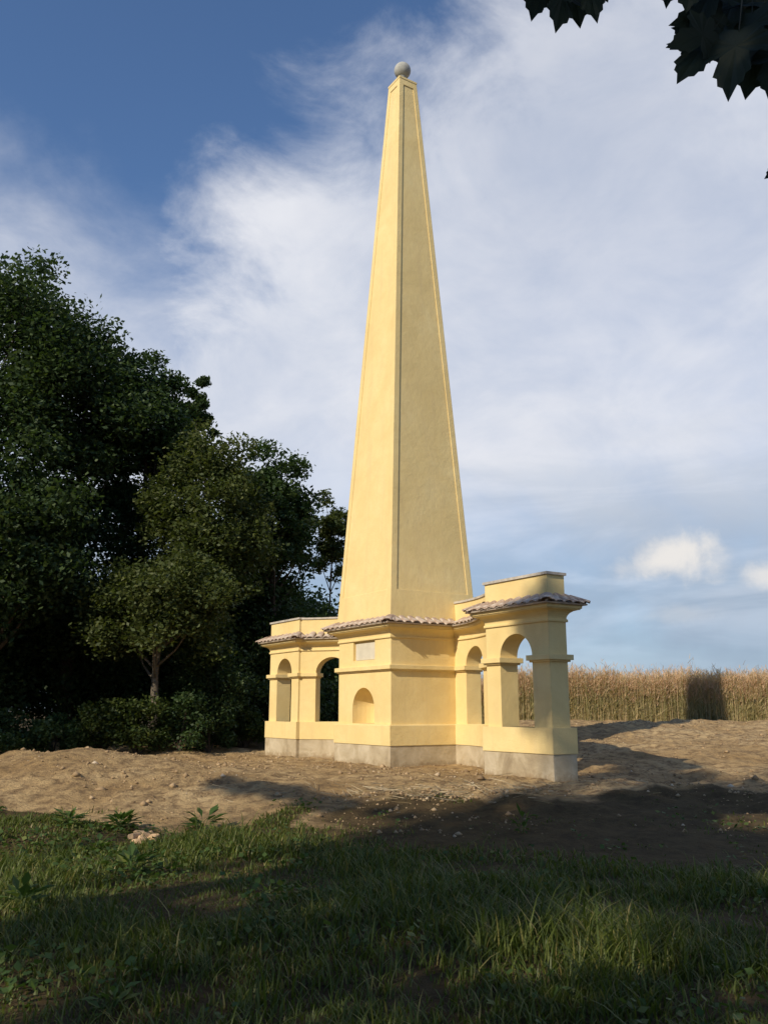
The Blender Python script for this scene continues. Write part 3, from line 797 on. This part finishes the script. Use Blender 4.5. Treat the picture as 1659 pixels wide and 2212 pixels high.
def build_maple():
    g = np.random.default_rng(4); rr = random.Random(8)
    base = (3.0, -2.2); bz = hz(*base)-.1
    root = empty('maple_tree', (base[0], base[1], bz)); tag(root, 'maple whose dark lobed leaves hang into the top right corner', 'tree')
    loc = lambda v: Vector(v)-Vector((base[0], base[1], bz))
    pts, cen = crown_points(g, (-.2, -1.2, 8.2), (4.6, 3.9, 3.9), 95, 300)
    keep = ~((pts[:, 1]+base[1] > -.3) & (pts[:, 2]+bz-EYE < 1.05*(pts[:, 1]+base[1])+1.2))
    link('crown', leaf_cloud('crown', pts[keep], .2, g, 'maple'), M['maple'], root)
    mb = MB(); line = [(0, 0, 0), (.02, -.05, 1.6), (-.05, -.2, 3.4), (-.15, -.6, 6.0), (-.2, -1.1, 9.5)]
    tube_pts(mb, line, [.27, .2, .17, .12, .04], 10)
    for lc, lr in cen[:18]:
        s = Vector((-.1, -.35, 4.2+.25*(lc[2]-4))); tube_pts(mb, [s, s.lerp(Vector(lc), .55)+Vector((0, 0, .2)), lc], [.06, .035, .012], 5)
    # the low bough over the viewer, with its twigs
    tips = [at(1250, -150, 2.75), at(1470, -150, 2.75), at(1600, -60, 2.7), at(1720, -30, 2.7)]
    fork = Vector((2.1, 1.2, 4.15))
    tube_pts(mb, [Vector((0, -.15, 2.9)), loc((2.7, -.6, 3.6)), loc(fork)], [.07, .05, .03], 6)
    for t in tips: tube_pts(mb, [loc(fork), loc((fork+t)/2+Vector((0, 0, .12))), loc(t)], [.022, .014, .006], 5)
    mb.build('trunk', M['bark'], root, True)
    lm = maple_leaf_mesh(); lm.materials.append(M['maple'])
    def leaf(px, py, tx, ty, Y, k=.86, tilt=0.0):
        """leaf stalk end at (px, py), tip towards (tx, ty) at depth Y"""
        a = at(px, py, Y); b = at(tx, ty, Y-.02); d = (b-a).normalized(); ln = (b-a).length*1.02; wid = rr.uniform(.8, 1.0)
        n = (cam.location-a).normalized(); n = (n+Vector((rr.uniform(-.35, .35), rr.uniform(-.2, .2), .35+tilt))).normalized()
        x = d.cross(n).normalized(); n = x.cross(d)
        mt = Matrix((x, d, n)).transposed().to_4x4() @ Matrix.Diagonal((ln*wid, ln, ln, 1)); mt.translation = loc(a)
        mt.translation = loc(a+d*ln*(1-k)); mt = mt @ Matrix.Diagonal((k, k, k*rr.uniform(1.0, 2.2), 1))
        o = bpy.data.objects.new('leaf', lm); C.objects.link(o); o.parent = root; o.matrix_local = mt
    for (px, py, tx, ty, dy, s) in (
        (1222, -60, 1205, 62, 0, .19), (1170, -70, 1150, 40, .05, .155), (1262, -62, 1290, 42, -.05, .165), (1235, -70, 1252, 50, .1, .16),
        (1448, -70, 1440, 10, .1, .13), (1500, -80, 1482, 22, 0, .17), (1560, -60, 1490, 60, .06, .20),
        (1560, 60, 1440, 100, 0, .20), (1540, 70, 1462, 175, .04, .20), (1600, 40, 1568, 208, -.04, .27), (1640, 60, 1612, 205, .05, .22), (1690, 70, 1662, 215, 0, .22),
        (1600, -40, 1545, 90, .1, .25), (1660, -60, 1630, 120, .12, .28), (1700, -30, 1600, 60, .06, .27), (1580, -110, 1570, 60, .2, .27), (1690, -120, 1680, 60, .25, .3), (1700, 352, 1652, 384, .3, .12)):
        leaf(px, py, tx, ty, 2.7+dy)
        if s > .15: leaf(px+rr.uniform(-10, 40), py+rr.uniform(-60, -10), tx+rr.uniform(0, 45), ty+rr.uniform(-70, -25), 2.78+dy, .8)
build_maple()

# ------------------------------------------------------------------ turf
def build_grass():
    g = np.random.default_rng(12)
    def sample(n, x0, x1, y0, y1, pw=1.0):
        y = y0+(y1-y0)*g.uniform(0, 1, n)**pw; x = g.uniform(x0, x1, n)
        ok = np.abs(x) < y*.50+.9; return x[ok], y[ok]
    x, y = sample(330000, -8.5, 8.5, 3.4, 16.5, 1.25)
    d = turf_shade_amount(x, y, True); pn = fbm(x, y, .9, 3, 71); pm = fbm(x, y, 3.0, 2, 73)
    thin = (1-.80*sst(x, -1.0, 3)*sst(y, 7.8, 11.5))*(.45+.55*sst(toe(x)-y+.8*pn, 0, 1.6))
    p = np.clip(d*(.85+1.4*pn+.8*pm), (.12+.38*sst(x, .3, -.8))*d, 1)*thin
    ok = g.uniform(0, 1, len(x)) < p; x, y, pn, pm = x[ok], y[ok], pn[ok], pm[ok]
    tall = 1+1.5*np.exp(-((x-1.45)/.75)**2-((y-6.6)/.75)**2)+.9*np.exp(-((x-4.0)/.6)**2-((y-8.8)/.6)**2)+.7*np.exp(-((x+2.2)/1.6)**2-((y-11.2)/1.2)**2)+.6*np.exp(-((x-1.5)/.5)**2-((y-11.0)/.5)**2)
    n = len(x); h = np.clip((.045+.10*np.clip(pn+.30, 0, 1)+.04*pm)*tall*(.45+.55*sst(toe(x)-y, -.2, 2.4))*g.lognormal(0, .42, n), .025, .55)
    az = g.uniform(0, 2*math.pi, n)+1.2*fbm(x, y, 1.6, 2, 75); lean = h*g.uniform(.15, .95, n)
    z = height(x, y)-.01; w = (.0028+.0022*g.uniform(0, 1, n))*(1+.09*y)
    dx, dy = np.cos(az), np.sin(az); wx, wy = -dy*w, dx*w
    V = np.empty((n, 7, 3))
    for i, (t, ww) in enumerate(((0, 1), (.42, .85), (.78, .55))):
        cx = x+dx*lean*t**2; cy = y+dy*lean*t**2; cz = z+h*(t-.22*t*t)
        V[:, i*2] = np.stack([cx-wx*ww, cy-wy*ww, cz], 1); V[:, i*2+1] = np.stack([cx+wx*ww, cy+wy*ww, cz], 1)
    V[:, 6] = np.stack([x+dx*lean*1.15, y+dy*lean*1.15, z+h*.80], 1)
    i = np.arange(n)[:, None]*7
    F = np.concatenate([i+np.array([0, 1, 3]), i+np.array([0, 3, 2]), i+np.array([2, 3, 5]), i+np.array([2, 5, 4]), i+np.array([4, 5, 6])])
    o = link('grass', quads_mesh('grass', V.reshape(-1, 3), F), M['grass']); tag(o, 'shaded unmown grass in the foreground', 'grass', kind='stuff')
    print('blades', n)
build_grass()

def build_ground_cover():
    g = np.random.default_rng(15); n = 26000
    x = g.uniform(-7, 6, n); y = g.uniform(4.2, 14.3, n)
    d = turf_shade_amount(x, y, True); c = sst(fbm(x, y, 1.2, 3, 97), -.02, .22)
    ok = (np.abs(x) < y*.5+.8) & (g.uniform(0, 1, n) < d*c*(1-.6*sst(x, -1, 2))); x, y = x[ok], y[ok]
    z = height(x, y)+g.uniform(.01, .11, len(x))
    o = link('ground_cover', leaf_cloud('ground_cover', np.stack([x, y, z], 1), .062, g, 'weed', 1.2, .85), M['weed']); tag(o, 'low broad leaved herbs mixed into the foreground grass', 'herbs', kind='stuff')
build_ground_cover()
def weed(label, px, py, seed, r, h, nleaf, mat='weed'):
    d = ray(px, py); Y = 12.0
    for k in range(12):                      # stand on the ground
        X = d.x/d.y*Y; Y = (hz(X, Y)-EYE)/d.z*d.y
    X = d.x/d.y*Y; g = np.random.default_rng(seed); z = hz(X, Y)
    root = empty('leafy_weed', (X, Y, z-.01)); tag(root, label, 'weed', 'broad leaved weeds at the edge of the soil')
    mb = MB(); st = MB()
    for k in range(nleaf):
        a = g.uniform(0, 2*math.pi); f = g.uniform(.15, 1); rr = r*g.uniform(.3, 1)
        b = Vector((math.cos(a)*rr*.35, math.sin(a)*rr*.35, h*f*.7)); t = Vector((math.cos(a)*rr, math.sin(a)*rr, h*f+g.uniform(-.25, .2)*h))
        dd = t-b; s = dd.cross(Vector((0, 0, 1))).normalized()*dd.length*.24
        m1 = b+dd*.45+Vector((0, 0, .05*h))
        mb.quad(b, m1+s, t); mb.quad(b, t, m1-s)
        st.quad(Vector((0, 0, 0))+s*.03, b+s*.03, b-s*.03, Vector((0, 0, 0))-s*.03)
    link('leaves', mb.mesh('leaves', 1e-7), M[mat], root); link('stem', st.mesh('stem', 1e-7), M[mat], root)
for i, a in enumerate((
    ('dark bushy weed on the dug soil above the brick bits', 262, 1778, .34, .26, 80),
    ('leafy weed at the grass edge right of the brick bits', 440, 1792, .40, .32, 42),
    ('yellowish broad leaved weed low at the left picture edge', 45, 1975, .30, .30, 30),
    ('bright young weed in the sunlit grass at the left', 215, 1845, .28, .24, 30),
    ('low bushy weed in the grass left of the soil', 150, 1785, .32, .24, 60),
    ('broad leaved weed below the brick bits', 285, 1890, .34, .28, 36),
    ('lone weed in the shaded grass in the middle', 1130, 1800, .22, .38, 20),
    ('pale weed low in the dark grass at the bottom left', 240, 2190, .20, .18, 16))):
    weed(a[0], a[1], a[2], 300+i, a[3], a[4], a[5])

# ------------------------------------------------------------------ clods, rubble, straw
def lumps(name, x, y, s, g, mat, label, sink=.35):
    oc = np.array([[1, 0, 0], [-1, 0, 0], [0, 1, 0], [0, -1, 0], [0, 0, 1], [0, 0, -1]], float)
    n = len(x); V = oc[None]*(s[:, None, None]*g.uniform(.45, 1.0, (n, 6, 1)))*np.array([1.1, .9, .7])
    a = g.uniform(0, 6.28, n); ca, sa = np.cos(a)[:, None], np.sin(a)[:, None]
    X = V[..., 0]*ca-V[..., 1]*sa; Y = V[..., 0]*sa+V[..., 1]*ca
    V = np.stack([X+x[:, None], Y+y[:, None], V[..., 2]+(height(x, y)+s*(.5-sink))[:, None]], 2)
    f = np.array([[0, 2, 4], [2, 1, 4], [1, 3, 4], [3, 0, 4], [2, 0, 5], [1, 2, 5], [3, 1, 5], [0, 3, 5]])
    F = (np.arange(n)[:, None, None]*6+f[None]).reshape(-1, 3)
    o = link(name, quads_mesh(name, V.reshape(-1, 3), F), mat); tag(o, label, kind='stuff'); return o
g = np.random.default_rng(21)
x = g.uniform(-9, 14, 34000); y = g.uniform(12.2, 33, 34000)
ok = (y > toe(x)-.3) & (g.uniform(0, 1, 34000) < .40+1.5*fbm(x, y, .7, 3, 81)); x, y = x[ok], y[ok]
lumps('soil_clods', x, y, np.clip(.016*g.lognormal(0, .65, len(x)), .006, .12), g, M['stone'], 'loose clods and pebbles strewn over the dug soil')['category'] = 'clods'
n = 420; x = 1.1+1.1*g.normal(size=n); y = 14.9+.28*g.normal(size=n)+.12*(x-1)
lumps('rubble', x, y, np.clip(.028*g.lognormal(0, .5, n), .01, .08), g, M['stone'], 'pale mortar rubble and straw on the shaded ground before the pedestal')['category'] = 'rubble'
def build_straw():
    n = 260; x = 1.0+1.2*g.normal(size=n); y = 14.9+.4*g.normal(size=n); a = g.uniform(0, 6.28, n); l = g.uniform(.1, .4, n)
    z = height(x, y)+g.uniform(.01, .07, n); z2 = z+g.normal(size=n)*.03+.03; w = .008
    V = np.stack([np.stack([x, y, z], 1), np.stack([x+w*np.sin(a)+0*z, y-w*np.cos(a), z+w], 1), np.stack([x+np.cos(a)*l, y+np.sin(a)*l, z2+w], 1), np.stack([x+np.cos(a)*l, y+np.sin(a)*l, z2], 1)], 1)
    o = link('straw', quads_mesh('straw', V.reshape(-1, 3), np.arange(n*4).reshape(n, 4)), M['straw']); tag(o, 'dry pale stalks lying on the rubble before the pedestal', 'straw', kind='stuff')
build_straw()
def brick_piece(seed):
    rr = random.Random(seed); bm = bmesh.new(); bmesh.ops.create_cube(bm, size=1)
    for v in bm.verts: v.co = Vector((v.co.x*.17, v.co.y*.11, v.co.z*.075))*rr.uniform(.75, 1.15)
    bmesh.ops.bevel(bm, geom=bm.edges[:], offset=.012, segments=1, affect='EDGES')
    me = bpy.data.meshes.new('brick_fragment'); bm.to_mesh(me); bm.free(); me.materials.append(M['brick']); return me
rr = random.Random(3)
def ground_hit(px, py):
    d = ray(px, py); Y = 12.0
    for k in range(14):
        X = d.x/d.y*Y; Y = (hz(X, Y)-EYE)/d.z*d.y
    return d.x/d.y*Y, Y
for i, (px, py) in enumerate(((290, 1812), (303, 1806), (316, 1814), (326, 1806), (309, 1820), (330, 1816), (297, 1824))):
    X, Y = ground_hit(px, py)
    o = link('brick_fragment', brick_piece(i)); o.location = (X, Y, hz(X, Y)+.03); o.rotation_euler = (rr.uniform(-.4, .4), rr.uniform(-.4, .4), rr.uniform(0, 3))
    tag(o, 'pale broken brick piece in the little heap at the grass edge', 'brick', 'pale brick pieces heaped at the grass edge')
print('objects', len(bpy.data.objects), 'tris', sum(len(m.loop_triangles) if m.loop_triangles else len(m.polygons) for m in bpy.data.meshes))
